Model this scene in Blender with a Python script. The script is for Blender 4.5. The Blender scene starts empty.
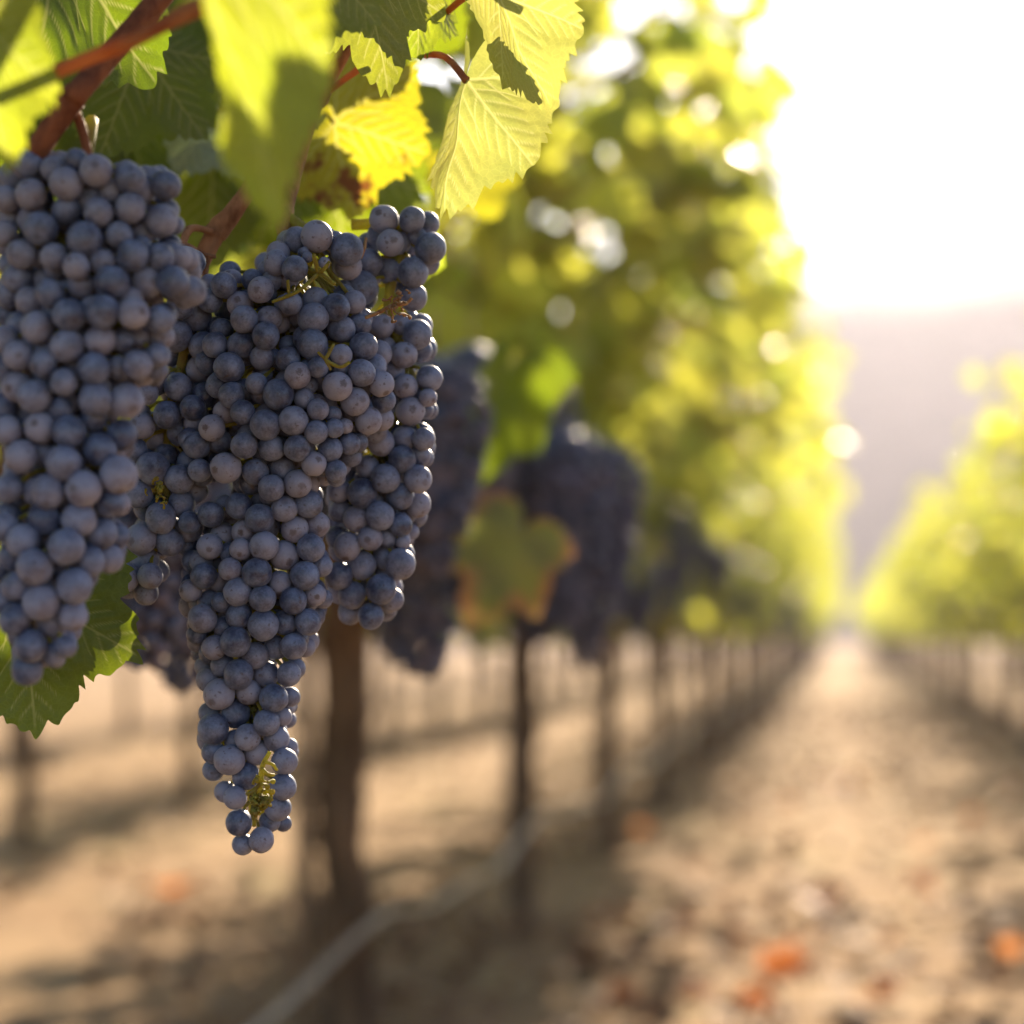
import bpy, bmesh, math, random
import numpy as np
from mathutils import Vector, Matrix, noise, Quaternion

S = bpy.context.scene
COL = S.collection
R = math.radians

# ------------------------------------------------------------------ camera
FPX = 2133.0
cam = bpy.data.cameras.new('camera')
CAM = bpy.data.objects.new('camera', cam)
COL.objects.link(CAM)
CAM.location = (0, 0, 0.70)
CAM.rotation_euler = (R(90 + 3.3), 0, R(8.74))
cam.sensor_width = 24.0
cam.sensor_fit = 'HORIZONTAL'
cam.lens = 50.0
cam.clip_start = 0.05
cam.clip_end = 3000
cam.dof.use_dof = True
cam.dof.focus_distance = 0.815
cam.dof.aperture_fstop = 3.5
S.camera = CAM
bpy.context.view_layer.update()
CMW = Matrix.Translation(CAM.location) @ CAM.rotation_euler.to_matrix().to_4x4()


def P(px, py, d):
    """world point seen at pixel (px, py), d metres along the camera axis"""
    return CMW @ Vector(((px - 512) / FPX * d, (512 - py) / FPX * d, -d))


# ------------------------------------------------------------------ light
SUN_EL, SUN_AZ = 25.0, 4.5
w = bpy.data.worlds.new('World')
S.world = w
w.use_nodes = True
nt = w.node_tree
sky = nt.nodes.new('ShaderNodeTexSky')
sky.sky_type = 'NISHITA'
sky.sun_disc = False
sky.sun_elevation = R(SUN_EL)
sky.sun_rotation = R(SUN_AZ)
sky.dust_density = 0.7
sky.ozone_density = 1.5
nt.links.new(sky.outputs[0], nt.nodes['Background'].inputs[0])
nt.nodes['Background'].inputs[1].default_value = 0.06
sun = bpy.data.lights.new('sun', 'SUN')
sun.energy = 5.0
sun.angle = R(0.53)
sun.color = (1.0, 0.83, 0.61)
SUN = bpy.data.objects.new('sun', sun)
COL.objects.link(SUN)
sdir = Vector((math.sin(R(SUN_AZ)) * math.cos(R(SUN_EL)), math.cos(R(SUN_AZ)) * math.cos(R(SUN_EL)), math.sin(R(SUN_EL))))
SUN.rotation_euler = sdir.to_track_quat('Z', 'Y').to_euler()
SUN.location = (3, 20, 12)
S.view_settings.view_transform = 'Standard'
S.view_settings.look = 'None'
S.view_settings.gamma = 1.0
S.view_settings.exposure = 1.75
S.render.engine = 'CYCLES'
S.cycles.use_denoising = True
S.cycles.max_bounces = 8
S.cycles.transmission_bounces = 6
S.cycles.diffuse_bounces = 4
S.cycles.volume_bounces = 0
S.cycles.sample_clamp_indirect = 6.0
S.cycles.caustics_reflective = False

HAZE_DENSITY = 0.0006
HAZE_ANISO = 0.57


# ------------------------------------------------------------------ helpers
def tag(o, label=None, cat=None, group=None, kind=None):
    if label: o['label'] = label
    if cat: o['category'] = cat
    if group: o['group'] = group
    if kind: o['kind'] = kind
    return o


def empty(name, loc=(0, 0, 0)):
    o = bpy.data.objects.new(name, None)
    o.location = loc
    o.empty_display_size = 0.05
    COL.objects.link(o)
    return o


def mesh(name, verts, faces, mats, smooth=True, mi=None, attrs=None):
    me = bpy.data.meshes.new(name)
    me.from_pydata([tuple(v) for v in verts], [], faces)
    for m in (mats if isinstance(mats, (list, tuple)) else [mats]):
        me.materials.append(m)
    if smooth:
        me.polygons.foreach_set('use_smooth', [True] * len(me.polygons))
    if mi is not None:
        me.polygons.foreach_set('material_index', mi)
    for k, vals in (attrs or {}).items():
        a = me.attributes.new(k, 'FLOAT', 'POINT')
        a.data.foreach_set('value', list(vals))
    me.update()
    return me


def link(name, me, parent=None, loc=None):
    o = bpy.data.objects.new(name, me)
    COL.objects.link(o)
    if parent is not None:
        o.parent = parent
    if loc is not None:
        o.location = loc
    return o


def wobj(name, verts, faces, mats, parent=None, **k):
    """object from WORLD coordinates under a parent that is only translated (chain)"""
    off = Vector((0, 0, 0))
    p = parent
    while p is not None:
        off += p.location
        p = p.parent
    base = Vector(verts[0]) if False else Vector((0, 0, 0))
    me = mesh(name, [Vector(v) - off for v in verts], faces, mats, **k)
    return link(name, me, parent)


class MB:
    def __init__(s):
        s.v, s.f, s.m = [], [], []

    def add(s, verts, faces, mi=0):
        b = len(s.v)
        s.v += [Vector(v) for v in verts]
        s.f += [[i + b for i in f] for f in faces]
        s.m += [mi] * len(faces)

    def tube(s, pts, rad, n=8, mi=0, cap=True, bump=0.0, seed=0):
        pts = [Vector(p) for p in pts]
        if not isinstance(rad, (list, tuple)):
            rad = [rad] * len(pts)
        b = len(s.v)
        up = None
        for i, p in enumerate(pts):
            t = (pts[min(i + 1, len(pts) - 1)] - pts[max(i - 1, 0)])
            if t.length < 1e-9: t = Vector((0, 0, 1))
            t.normalize()
            if up is None:
                up = Vector((1, 0, 0)) if abs(t.x) < 0.8 else Vector((0, 1, 0))
            a = (up - t * up.dot(t)).normalized()
            up = a
            c = t.cross(a)
            for k in range(n):
                an = 2 * math.pi * k / n
                r = rad[i]
                if bump:
                    r *= 1 + bump * noise.noise(Vector((k * 1.7 + seed, i * 0.9, seed * 3.1)))
                s.v.append(p + (a * math.cos(an) + c * math.sin(an)) * r)
        for i in range(len(pts) - 1):
            for k in range(n):
                s.f.append([b + i * n + k, b + i * n + (k + 1) % n, b + (i + 1) * n + (k + 1) % n, b + (i + 1) * n + k])
                s.m.append(mi)
        if cap:
            s.f.append([b + k for k in range(n)][::-1]); s.m.append(mi)
            e = b + (len(pts) - 1) * n
            s.f.append([e + k for k in range(n)]); s.m.append(mi)

    def mesh(s, name, mats, smooth=True):
        return mesh(name, s.v, s.f, mats, smooth, s.m)


def smooth_path(pts, sub=6):
    """Catmull-Rom through points (with optional 4th value radius)"""
    pts = [list(p) for p in pts]
    out = []
    n = len(pts)
    for i in range(n - 1):
        p0, p1, p2, p3 = pts[max(i - 1, 0)], pts[i], pts[i + 1], pts[min(i + 2, n - 1)]
        for k in range(sub):
            t = k / sub
            out.append([0.5 * ((2 * b) + (-a + c) * t + (2 * a - 5 * b + 4 * c - d) * t * t + (-a + 3 * b - 3 * c + d) * t ** 3)
                        for a, b, c, d in zip(p0, p1, p2, p3)])
    out.append(pts[-1])
    return out


# ------------------------------------------------------------------ materials
def new_mat(name):
    m = bpy.data.materials.new(name)
    m.use_nodes = True
    nt = m.node_tree
    nt.nodes.clear()
    out = nt.nodes.new('ShaderNodeOutputMaterial')
    return m, nt, out


class N:
    """tiny node helper"""
    def __init__(s, nt): s.nt = nt

    def __call__(s, kind, ins=None, **props):
        n = s.nt.nodes.new(kind)
        for k, v in props.items(): setattr(n, k, v)
        for k, v in (ins or {}).items():
            sock = n.inputs[k]
            if isinstance(v, bpy.types.NodeSocket): s.nt.links.new(v, sock)
            else: sock.default_value = v
        return n

    def mix(s, fac, a, b, blend='MIX'):
        n = s.nt.nodes.new('ShaderNodeMix')
        n.data_type = 'RGBA'; n.blend_type = blend
        for i, v in ((0, fac), (6, a), (7, b)):
            if isinstance(v, bpy.types.NodeSocket): s.nt.links.new(v, n.inputs[i])
            else: n.inputs[i].default_value = v if i == 0 else (*v, 1.0)[:4]
        return n.outputs[2]

    def ramp(s, fac, lo, hi):
        n = s('ShaderNodeMapRange', {0: fac, 1: lo, 2: hi, 3: 0.0, 4: 1.0}, interpolation_type='SMOOTHSTEP')
        return n.outputs[0]

    def math(s, op, a, b=0.0, c=0.0):
        return s('ShaderNodeMath', {0: a, 1: b, 2: c}, operation=op).outputs[0]

    def noise(s, vec, scale, detail=3, rough=0.55):
        return s('ShaderNodeTexNoise', {'Vector': vec, 'Scale': scale, 'Detail': detail, 'Roughness': rough}).outputs[0]


def berry_material(bloom=1.0):
    m, nt, out = new_mat('grape_skin')
    n = N(nt)
    geo = n('ShaderNodeNewGeometry')
    tc = n('ShaderNodeTexCoord')
    oi = n('ShaderNodeObjectInfo')
    rnd = n.math('FRACT', n.math('ADD', geo.outputs['Random Per Island'], oi.outputs['Random']))
    off = n('ShaderNodeCombineXYZ', {0: n.math('MULTIPLY', rnd, 7.3), 1: n.math('MULTIPLY', rnd, 3.1), 2: rnd})
    vec = n('ShaderNodeVectorMath', {0: tc.outputs['Object'], 1: off.outputs[0]}, operation='ADD').outputs[0]
    a = n('ShaderNodeAttribute', attribute_name='pole').outputs['Fac']
    big = n.noise(vec, 130, 3, 0.6)
    fine = n.noise(vec, 900, 4, 0.65)
    spots = n.noise(vec, 420, 2, 0.5)
    bl = n.math('ADD', n.math('MULTIPLY', big, 0.75), n.math('MULTIPLY', fine, 0.35))
    bl = n.math('ADD', bl, n.math('MULTIPLY', rnd, 0.25))
    bloomf = n.ramp(bl, 0.33, 0.90)
    skin = n.mix(n.ramp(rnd, 0.55, 1.0), (0.014, 0.018, 0.050), (0.060, 0.026, 0.034))
    wax = n.mix(rnd, (0.165, 0.215, 0.360), (0.225, 0.235, 0.330))
    col = n.mix(n.math('MULTIPLY', bloomf, bloom), skin, wax)
    # rubbed / russet spots
    col = n.mix(n.math('MULTIPLY', n.ramp(spots, 0.63, 0.74), 0.7), col, (0.05, 0.035, 0.04))
    # stylar scar
    jit = n.math('ADD', a, n.math('MULTIPLY', n.math('SUBTRACT', fine, 0.5), 0.16))
    scar = n.ramp(jit, 0.945, 0.99)
    col = n.mix(n.math('MULTIPLY', scar, n.math('MULTIPLY', n.math('MULTIPLY', rnd, rnd), 0.8)), col, (0.055, 0.035, 0.032))
    bump = n('ShaderNodeBump', {'Strength': 0.10, 'Distance': 0.0006, 'Height': fine})
    b = n('ShaderNodeBsdfPrincipled', {'Base Color': col, 'Roughness': n.math('ADD', 0.30, n.math('MULTIPLY', bloomf, 0.28)),
                                       'Normal': bump.outputs[0]})
    b.inputs['Specular IOR Level'].default_value = 0.45
    b.inputs['Coat Weight'].default_value = 0.0
    b.inputs['Sheen Weight'].default_value = 0.12
    b.inputs['Sheen Roughness'].default_value = 0.4
    b.inputs['Sheen Tint'].default_value = (0.75, 0.8, 1.0, 1)
    nt.links.new(b.outputs[0], out.inputs[0])
    return m


def leaf_material(name, refl, refl2, trans, back=None, brown=0.0, edge=False, weight=0.5, tint=0.5, rough=0.42):
    m, nt, out = new_mat(name)
    n = N(nt)
    geo = n('ShaderNodeNewGeometry')
    tc = n('ShaderNodeTexCoord')
    oi = n('ShaderNodeObjectInfo')
    rnd = n.math('FRACT', n.math('ADD', geo.outputs['Random Per Island'], oi.outputs['Random']))
    vec = tc.outputs['Object']
    big = n.noise(vec, 35, 3)
    fine = n.noise(vec, 700, 3, 0.6)
    cell = n('ShaderNodeTexVoronoi', {'Vector': vec, 'Scale': 420.0}, feature='DISTANCE_TO_EDGE').outputs[0]
    retic = n.ramp(cell, 0.0, 0.12)
    f = n.math('ADD', n.math('MULTIPLY', big, 0.7), n.math('MULTIPLY', rnd, tint))
    f = n.ramp(f, 0.25, 0.85)
    col = n.mix(f, refl, refl2)
    col = n.mix(n.math('MULTIPLY', n.math('SUBTRACT', 1.0, retic), 0.22), col, tuple(min(1, c * 1.7 + 0.02) for c in refl2))
    tcol = n.mix(f, trans, tuple(min(1, c * k) for c, k in zip(trans, (1.4, 1.12, 1.0))))
    tcol = n.mix(n.math('MULTIPLY', retic, 0.18), tcol, tuple(c * 0.6 for c in trans))
    vn = n('ShaderNodeAttribute', attribute_name='vein').outputs['Fac']
    col = n.mix(n.math('MULTIPLY', vn, 0.55), col, tuple(min(1, c * 1.5 + .10) for c in refl2[:2]) + (refl2[2] + .06,))
    tcol = n.mix(n.math('MULTIPLY', vn, 0.5), tcol, (0.70, 0.68, 0.28))
    if back:
        col = n.mix(geo.outputs['Backfacing'], col, back)
    if edge:
        ed = n('ShaderNodeAttribute', attribute_name='edge').outputs['Fac']
        ef = n.ramp(n.math('ADD', ed, n.math('MULTIPLY', n.math('SUBTRACT', big, 0.5), 0.9)), 0.74, 1.05)
        col = n.mix(ef, col, (0.30, 0.15, 0.07))
        tcol = n.mix(ef, tcol, (0.60, 0.30, 0.10))
    if brown:
        bf = n.ramp(n.math('ADD', n.noise(vec, 28, 4, 0.6), n.math('MULTIPLY', rnd, 0.12)), 0.74 - brown * 0.22, 0.80 - brown * 0.20)
        col = n.mix(bf, col, (0.16, 0.065, 0.025))
        tcol = n.mix(bf, tcol, (0.17, 0.06, 0.015))
    bump = n('ShaderNodeBump', {'Strength': 0.25, 'Distance': 0.0008, 'Height': n.math('ADD', fine, retic)})
    b = n('ShaderNodeBsdfPrincipled', {'Base Color': col, 'Roughness': rough, 'Normal': bump.outputs[0]})
    b.inputs['Specular IOR Level'].default_value = 0.45
    t = n('ShaderNodeBsdfTranslucent', {'Color': tcol})
    mx = n('ShaderNodeMixShader', {0: weight, 1: b.outputs[0], 2: t.outputs[0]})
    nt.links.new(mx.outputs[0], out.inputs[0])
    return m


def simple_mat(name, c1, c2, scale, rough=0.8, bump=0.3, dist=0.002, stretch=(1, 1, 1), spec=0.3, metal=0.0, trans=None):
    m, nt, out = new_mat(name)
    n = N(nt)
    tc = n('ShaderNodeTexCoord')
    mp = n('ShaderNodeMapping', {0: tc.outputs['Object'], 3: stretch})
    nz = n.noise(mp.outputs[0], scale, 5, 0.6)
    col = n.mix(n.ramp(nz, 0.3, 0.7), c1, c2)
    bp = n('ShaderNodeBump', {'Strength': bump, 'Distance': dist, 'Height': nz})
    b = n('ShaderNodeBsdfPrincipled', {'Base Color': col, 'Roughness': rough, 'Normal': bp.outputs[0], 'Metallic': metal})
    b.inputs['Specular IOR Level'].default_value = spec
    sh = b.outputs[0]
    if trans:
        t = n('ShaderNodeBsdfTranslucent', {'Color': (*trans, 1)})
        sh = n('ShaderNodeMixShader', {0: 0.4, 1: sh, 2: t.outputs[0]}).outputs[0]
    nt.links.new(sh, out.inputs[0])
    return m


M = {}
M['berry'] = berry_material()
M['berry_far_shaded'] = berry_material(.4)  # less bloom darkens the far clusters; stands in for their shade
M['rachis'] = simple_mat('grape_stem', (0.30, 0.30, 0.05), (0.20, 0.13, 0.04), 300, 0.6, 0.3, 0.0005, trans=(0.6, 0.55, 0.05))
M['dried'] = simple_mat('dried_stem', (0.22, 0.10, 0.05), (0.30, 0.20, 0.10), 400, 0.8, 0.4, 0.0005)
M['cane'] = simple_mat('brown_cane', (0.15, 0.06, 0.028), (0.36, 0.17, 0.085), 160, 0.75, 0.7, 0.0015, (1, 1, .45), 0.2)
M['cane_dark'] = simple_mat('red_brown_cane', (0.10, 0.03, 0.014), (0.23, 0.08, 0.035), 160, 0.7, 0.7, 0.0015, (1, 1, .45), 0.2)
M['petiole'] = simple_mat('red_petiole', (0.30, 0.10, 0.05), (0.42, 0.20, 0.09), 140, 0.6, 0.4, 0.001, trans=(0.55, 0.24, 0.09))
M['petiole_green'] = simple_mat('tan_petiole', (0.26, 0.24, 0.06), (0.32, 0.22, 0.08), 120, 0.5, 0.2, 0.0005, trans=(0.5, 0.45, 0.08))
M['vein'] = simple_mat('leaf_vein', (0.40, 0.42, 0.14), (0.46, 0.46, 0.18), 200, 0.5, 0.1, 0.0005, trans=(0.95, 0.95, 0.45))
M['bark'] = simple_mat('vine_bark', (0.06, 0.036, 0.020), (0.19, 0.115, 0.065), 45, 0.9, 1.0, 0.01, (1, 1, 0.18))
M['stake'] = simple_mat('stake_metal', (0.22, 0.15, 0.10), (0.34, 0.25, 0.17), 30, 0.6, 0.3, 0.002)
M['hose'] = simple_mat('drip_hose', (0.02, 0.022, 0.028), (0.035, 0.037, 0.045), 20, 0.3, 0.1, 0.001, spec=0.6)
M['leaf_lit'] = leaf_material('leaf_lit_yellow_green', (0.075, 0.12, 0.022), (0.11, 0.15, 0.03), (0.34, 0.45, 0.025), weight=0.55)  # lit copy of the leaf green, sunlight put into its colour
M['leaf_pale'] = leaf_material('leaf_glare_yellow_green', (0.08, 0.12, 0.035), (0.11, 0.15, 0.045), (0.34, 0.40, 0.09), weight=0.55)  # paler copy: sun glare painted into the leaf colour
M['leaf_green'] = leaf_material('leaf_green', (0.045, 0.085, 0.014), (0.070, 0.115, 0.02), (0.20, 0.31, 0.012), weight=0.45, brown=0.0)  # green leaf with shade put into its colour, translucency kept low
M['leaf_spot'] = leaf_material('leaf_spotted', (0.06, 0.10, 0.014), (0.10, 0.13, 0.02), (0.42, 0.46, 0.02), weight=0.5, brown=0.35)
M['leaf_dull'] = leaf_material('leaf_dull_grey_green', (0.075, 0.115, 0.075), (0.10, 0.135, 0.085), (0.30, 0.40, 0.03), weight=0.35)
M['leaf_grey'] = leaf_material('leaf_pale_underside', (0.19, 0.26, 0.20), (0.22, 0.28, 0.20), (0.30, 0.42, 0.12), weight=0.35)
M['leaf_autumn'] = leaf_material('leaf_turning', (0.13, 0.14, 0.03), (0.20, 0.13, 0.03), (0.36, 0.42, 0.10), weight=0.45, edge=True)
M['foliage'] = leaf_material('canopy_leaf', (0.06, 0.10, 0.025), (0.11, 0.15, 0.04), (0.49, 0.60, 0.09), weight=0.62, tint=0.9, rough=0.27)
M['dead_leaf'] = simple_mat('dry_leaf', (0.15, 0.075, 0.038), (0.30, 0.165, 0.085), 25, 0.75, 0.4, 0.003, spec=0.15)
M['rust_leaf'] = simple_mat('rust_dry_leaf', (0.34, 0.15, 0.07), (0.28, 0.15, 0.075), 25, 0.7, 0.4, 0.003, trans=(0.6, 0.22, 0.06))
M['orange_leaf'] = simple_mat('orange_dry_leaf', (0.36, 0.14, 0.06), (0.36, 0.18, 0.09), 25, 0.6, 0.4, 0.003, trans=(0.8, 0.25, 0.05))

# ground ------------------------------------------------------------
def ground_material():
    m, nt, out = new_mat('vineyard_soil')
    n = N(nt)
    tc = n('ShaderNodeTexCoord')
    v = tc.outputs['Object']
    a = n.noise(v, 0.9, 5, 0.6)
    b_ = n.noise(v, 7, 5, 0.65)
    c = n.noise(v, 45, 4, 0.65)
    col = n.mix(n.ramp(a, 0.35, 0.65), (0.275, 0.160, 0.076), (0.37, 0.237, 0.118))
    col = n.mix(n.math('MULTIPLY', n.ramp(b_, 0.45, 0.7), 0.6), col, (0.16, 0.092, 0.048))
    col = n.mix(n.math('MULTIPLY', n.ramp(c, 0.5, 0.72), 0.5), col, (0.44, 0.32, 0.20))
    g = n.noise(v, 2.3, 4, 0.6)
    col = n.mix(n.math('MULTIPLY', n.ramp(g, 0.56, 0.70), 0.45), col, (0.26, 0.24, 0.10))
    h = n.math('ADD', n.math('MULTIPLY', b_, 1.0), n.math('MULTIPLY', c, 0.35))
    bp = n('ShaderNodeBump', {'Strength': 0.8, 'Distance': 0.05, 'Height': h})
    b = n('ShaderNodeBsdfPrincipled', {'Base Color': col, 'Roughness': 0.95, 'Normal': bp.outputs[0]})
    b.inputs['Specular IOR Level'].default_value = 0.15
    nt.links.new(b.outputs[0], out.inputs[0])
    return m


gv, gf = [], []
xs = [-420, -200, -80, -30, -12] + [-8 + 0.4 * i for i in range(41)] + [12, 30, 80, 200, 420]
ys = [-60, -20, -6, -2] + [0.4 * i for i in range(60)] + [30, 45, 70, 110, 200, 420]
for y in ys:
    for x in xs:
        z = 0.0
        if abs(x) < 10 and -2 < y < 40:
            z = 0.05 * noise.noise(Vector((x * 0.8, y * 0.5, 0.0))) + 0.02 * noise.noise(Vector((x * 2.1, y * 2.1, 4.0)))
        gv.append((x, y, z))
nx = len(xs)
for j in range(len(ys) - 1):
    for i in range(nx - 1):
        gf.append([j * nx + i, j * nx + i + 1, (j + 1) * nx + i + 1, (j + 1) * nx + i])
tag(link('ground', mesh('ground', gv, gf, ground_material())), kind='structure')

# hill --------------------------------------------------------------
hv, hf = [], []
NA, NR = 260, 18
for j in range(NR):
    t = j / (NR - 1)
    for i in range(NA):
        a = R(-75 + 150 * i / (NA - 1))
        r = 190 + 150 * t
        deg = math.degrees(a)
        top = 40.5 + 0.40 * (deg - 3) - 0.010 * max(0, deg - 6) ** 2
        top = max(14, min(50, top + 2.2 * noise.noise(Vector((deg * 0.11, 0, 2.0))) + 1.1 * noise.noise(Vector((deg * 0.9, 0, 5.0))) + .5 * noise.noise(Vector((deg * 3.1, 0, 7.0)))))
        prof = math.sin(min(1, t * 1.55) * math.pi / 2) ** 1.2
        x, y = r * math.sin(a), r * math.cos(a)
        z = -0.3 + top * 1.18 * prof + 1.6 * noise.noise(Vector((x * 0.03, y * 0.03, 1.0))) * prof
        hv.append((x, y, z))
for j in range(NR - 1):
    for i in range(NA - 1):
        hf.append([j * NA + i, j * NA + i + 1, (j + 1) * NA + i + 1, (j + 1) * NA + i])
M['hill'] = simple_mat('hill_scrub', (0.045, 0.055, 0.045), (0.15, 0.115, 0.09), 0.06, 0.95, 0.6, 1.0)
tag(link('hill', mesh('hill', hv, hf, M['hill'])), kind='structure')

# haze --------------------------------------------------------------
def box(name, lo, hi, mat):
    v = [(x, y, z) for x in (lo[0], hi[0]) for y in (lo[1], hi[1]) for z in (lo[2], hi[2])]
    f = [[0, 1, 3, 2], [4, 6, 7, 5], [0, 4, 5, 1], [2, 3, 7, 6], [0, 2, 6, 4], [1, 5, 7, 3]]
    return link(name, mesh(name, v, f, mat, False))


hm, hnt, hout = new_mat('haze')
pv = hnt.nodes.new('ShaderNodeVolumePrincipled')
pv.inputs['Color'].default_value = (0.88, 0.85, 1.0, 1)
pv.inputs['Density'].default_value = HAZE_DENSITY
pv.inputs['Anisotropy'].default_value = HAZE_ANISO
hnt.links.new(pv.outputs[0], hout.inputs['Volume'])
tag(box('haze', (-430, -70, -1.6), (430, 430, 58), hm), kind='stuff')

# ------------------------------------------------------------------ leaf geometry
LOBES = [(0, 1.0), (14, 0.86), (29, 0.66), (42, 0.78), (54, 0.90), (66, 0.76), (80, 0.60), (94, 0.68), (106, 0.74), (124, 0.60),
         (145, 0.46), (160, 0.33), (172, 0.17), (180, 0.05)]


def leaf_r(deg, lob=1.0):
    a = abs(deg)
    for (a0, r0), (a1, r1) in zip(LOBES, LOBES[1:]):
        if a <= a1:
            t = (a - a0) / (a1 - a0)
            t = t * t * (3 - 2 * t)
            r = r0 + (r1 - r0) * t
            smooth_r = 0.92 - 0.25 * (a / 140) ** 2 if a < 150 else r
            return r * lob + smooth_r * (1 - lob) if a < 150 else r
    return 0.05


def leaf_frame(base, tip, roll):
    """x side, y to the tip, z face normal; roll=0 turns the face to the camera"""
    y = (tip - base).normalized()
    tocam = (CAM.location - (base + tip) / 2)
    z = (tocam - y * tocam.dot(y)).normalized()
    z = Quaternion(y, R(roll)) @ z
    x = y.cross(z)
    return x, y, z


def hero_leaf(parent, base, tip, roll=0, width=1.0, fold=0.15, curl=0.25, wave=0.03, mat='leaf_green', lob=0.75, seed=0,
              pet=None, petmat='petiole', petr=0.0011, veins=True, thick=True, label=None, cup=0.0):
    rnd = random.Random(seed)
    base, tip = Vector(base), Vector(tip)
    L = (tip - base).length
    X, Y, Z = leaf_frame(base, tip, roll)
    ph = [rnd.uniform(0, 6.28) for _ in range(6)]
    teeth = 46

    def deform(u, v):
        # u side, v along, unit = L
        s = 1 if u >= 0 else -1
        z = -fold * width * abs(u) + cup * (u * u)
        z += wave * (math.sin(7 * u + ph[0]) * math.cos(5 * v + ph[1]) + 0.6 * math.sin(11 * v + ph[2] + 3 * u))
        z += -0.10 * abs(u) ** 2 * math.sin(4 * v + ph[3])
        k = curl
        if abs(k) > 1e-3:
            th = k * v
            vv = math.sin(th) / k
            zz = -(1 - math.cos(th)) / k
        else:
            vv, zz = v, 0
        # keep tip at chord end
        y_ = vv - z * math.sin(k * v) * -1 * 0
        z_ = zz + z
        return base + (X * (u * width) + Y * y_ + Z * z_) * L

    # vein network in the flat leaf: (start, end, width) segments
    segs = []
    for deg in (0, 54, -54, 106, -106):
        ln = leaf_r(deg, lob) * .96
        a = R(deg)
        K = 8
        for k in range(K):
            segs.append((math.sin(a) * ln * k / K, math.cos(a) * ln * k / K, math.sin(a) * ln * (k + 1) / K, math.cos(a) * ln * (k + 1) / K,
                         .0125 * (1 - .65 * k / K)))
        for q in range(2, 13):
            sgn = 1 if q % 2 else -1
            s0 = ln * (q - .4) / 13
            l2 = ln * (.46 - .025 * q)
            px_, py_ = math.sin(a) * s0, math.cos(a) * s0
            for k in range(4):
                a3 = a + sgn * (R(46) - R(14) * k / 4)
                qx, qy = px_ + math.sin(a3) * l2 / 4, py_ + math.cos(a3) * l2 / 4
                segs.append((px_, py_, qx, qy, .0062 * (1 - .15 * k)))
                px_, py_ = qx, qy
    sg = np.array(segs)
    na, nr = (620, 34) if veins else (184, 11)
    flat = [(0.0, 0.0)]
    edge = [0.0]
    for j in range(1, nr + 1):
        t = j / nr
        for i in range(na):
            deg = -180 + 360 * (i + 0.5) / na
            ii = i * 184 / na
            r = leaf_r(deg, lob)
            ph_t = ((ii * teeth / 184) + 0.35 * math.sin(ii * 0.37 + ph[4])) % 1.0
            saw = (ph_t if ph_t < 0.72 else (1 - ph_t) / 0.28 * 0.72) / 0.72
            ti = max(0.0, (t - 0.72) / 0.28)
            rr = r * (t + ti * (0.095 * (saw - 0.45) * (0.75 + 0.5 * math.sin(ii * 0.51 + ph[5]))) * (1 if abs(deg) < 150 else 0.3))
            a = R(deg)
            flat.append((rr * math.sin(a), rr * math.cos(a)))
            edge.append(t)
    fl = np.array(flat)
    best = np.full(len(fl), 9.0); dmin = np.full(len(fl), 9.0)
    for ax, ay, bx, by, w_ in sg:
        d0 = np.array((bx - ax, by - ay))
        tt = np.clip(((fl - (ax, ay)) @ d0) / (d0 @ d0), 0, 1)
        dist = np.linalg.norm(fl - (ax, ay) - tt[:, None] * d0, axis=1)
        best = np.minimum(best, dist / w_)
        dmin = np.minimum(dmin, dist)
    vein = np.clip(1.5 - best, 0, 1)
    puck = np.minimum(dmin, .07) / .07
    verts, faces = [], []
    for (u, v), pk in zip(flat, puck):
        p = deform(u, v)
        verts.append(p + Z * (L * (.016 * pk + .006 * noise.noise(Vector((u * 16 + seed, v * 16, seed))))))
    for i in range(na):
        faces.append([0, 1 + i, 1 + (i + 1) % na])
    for j in range(nr - 1):
        for i in range(na):
            a0 = 1 + j * na + i
            a1 = 1 + j * na + (i + 1) % na
            faces.append([a0, a0 + na, a1 + na, a1])
    o = wobj('leaf', verts, faces, M[mat], parent, attrs={'vein': vein if veins else vein * 0.0, 'edge': edge})
    if label: o['label'] = label
    if pet is not None:
        pt = Vector(pet)
        mid = (pt + base) / 2 + Vector((0, 0, 0.004))
        mb = MB()
        pp = smooth_path([tuple(pt), tuple(mid), tuple(base)], 6)
        mb.tube(pp, [petr * (1.25 if i in (0, len(pp) - 1) else 1) for i in range(len(pp))], 8)
        wobj('petiole', mb.v, mb.f, M[petmat], o)
    return o


# ------------------------------------------------------------------ vine geometry
XL, XR = -0.735, 1.20
SP = 1.85

SMALL = [(0, 1.0), (28, 0.68), (54, 0.9), (80, 0.6), (106, 0.74), (150, 0.42), (178, 0.08)]


def small_leaf(mb, base, tipdir, normal, size, fold, droop):
    y = tipdir.normalized()
    z = (normal - y * normal.dot(y))
    if z.length < 1e-4: z = Vector((0, 0, 1)) if abs(y.z) < .9 else Vector((1, 0, 0))
    z.normalize()
    x = y.cross(z)
    vs = [base]
    ring = [(-d, r) for d, r in SMALL[::-1] if d] + SMALL
    for d, r in ring:
        u, v = r * math.sin(R(d)), r * math.cos(R(d))
        vs.append(base + (x * u + y * v + z * (-fold * abs(u) - droop * (u * u + v * v))) * size)
    fs = [[0, i, i + 1] for i in range(1, len(ring))]
    mb.add(vs, fs, 0)


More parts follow.
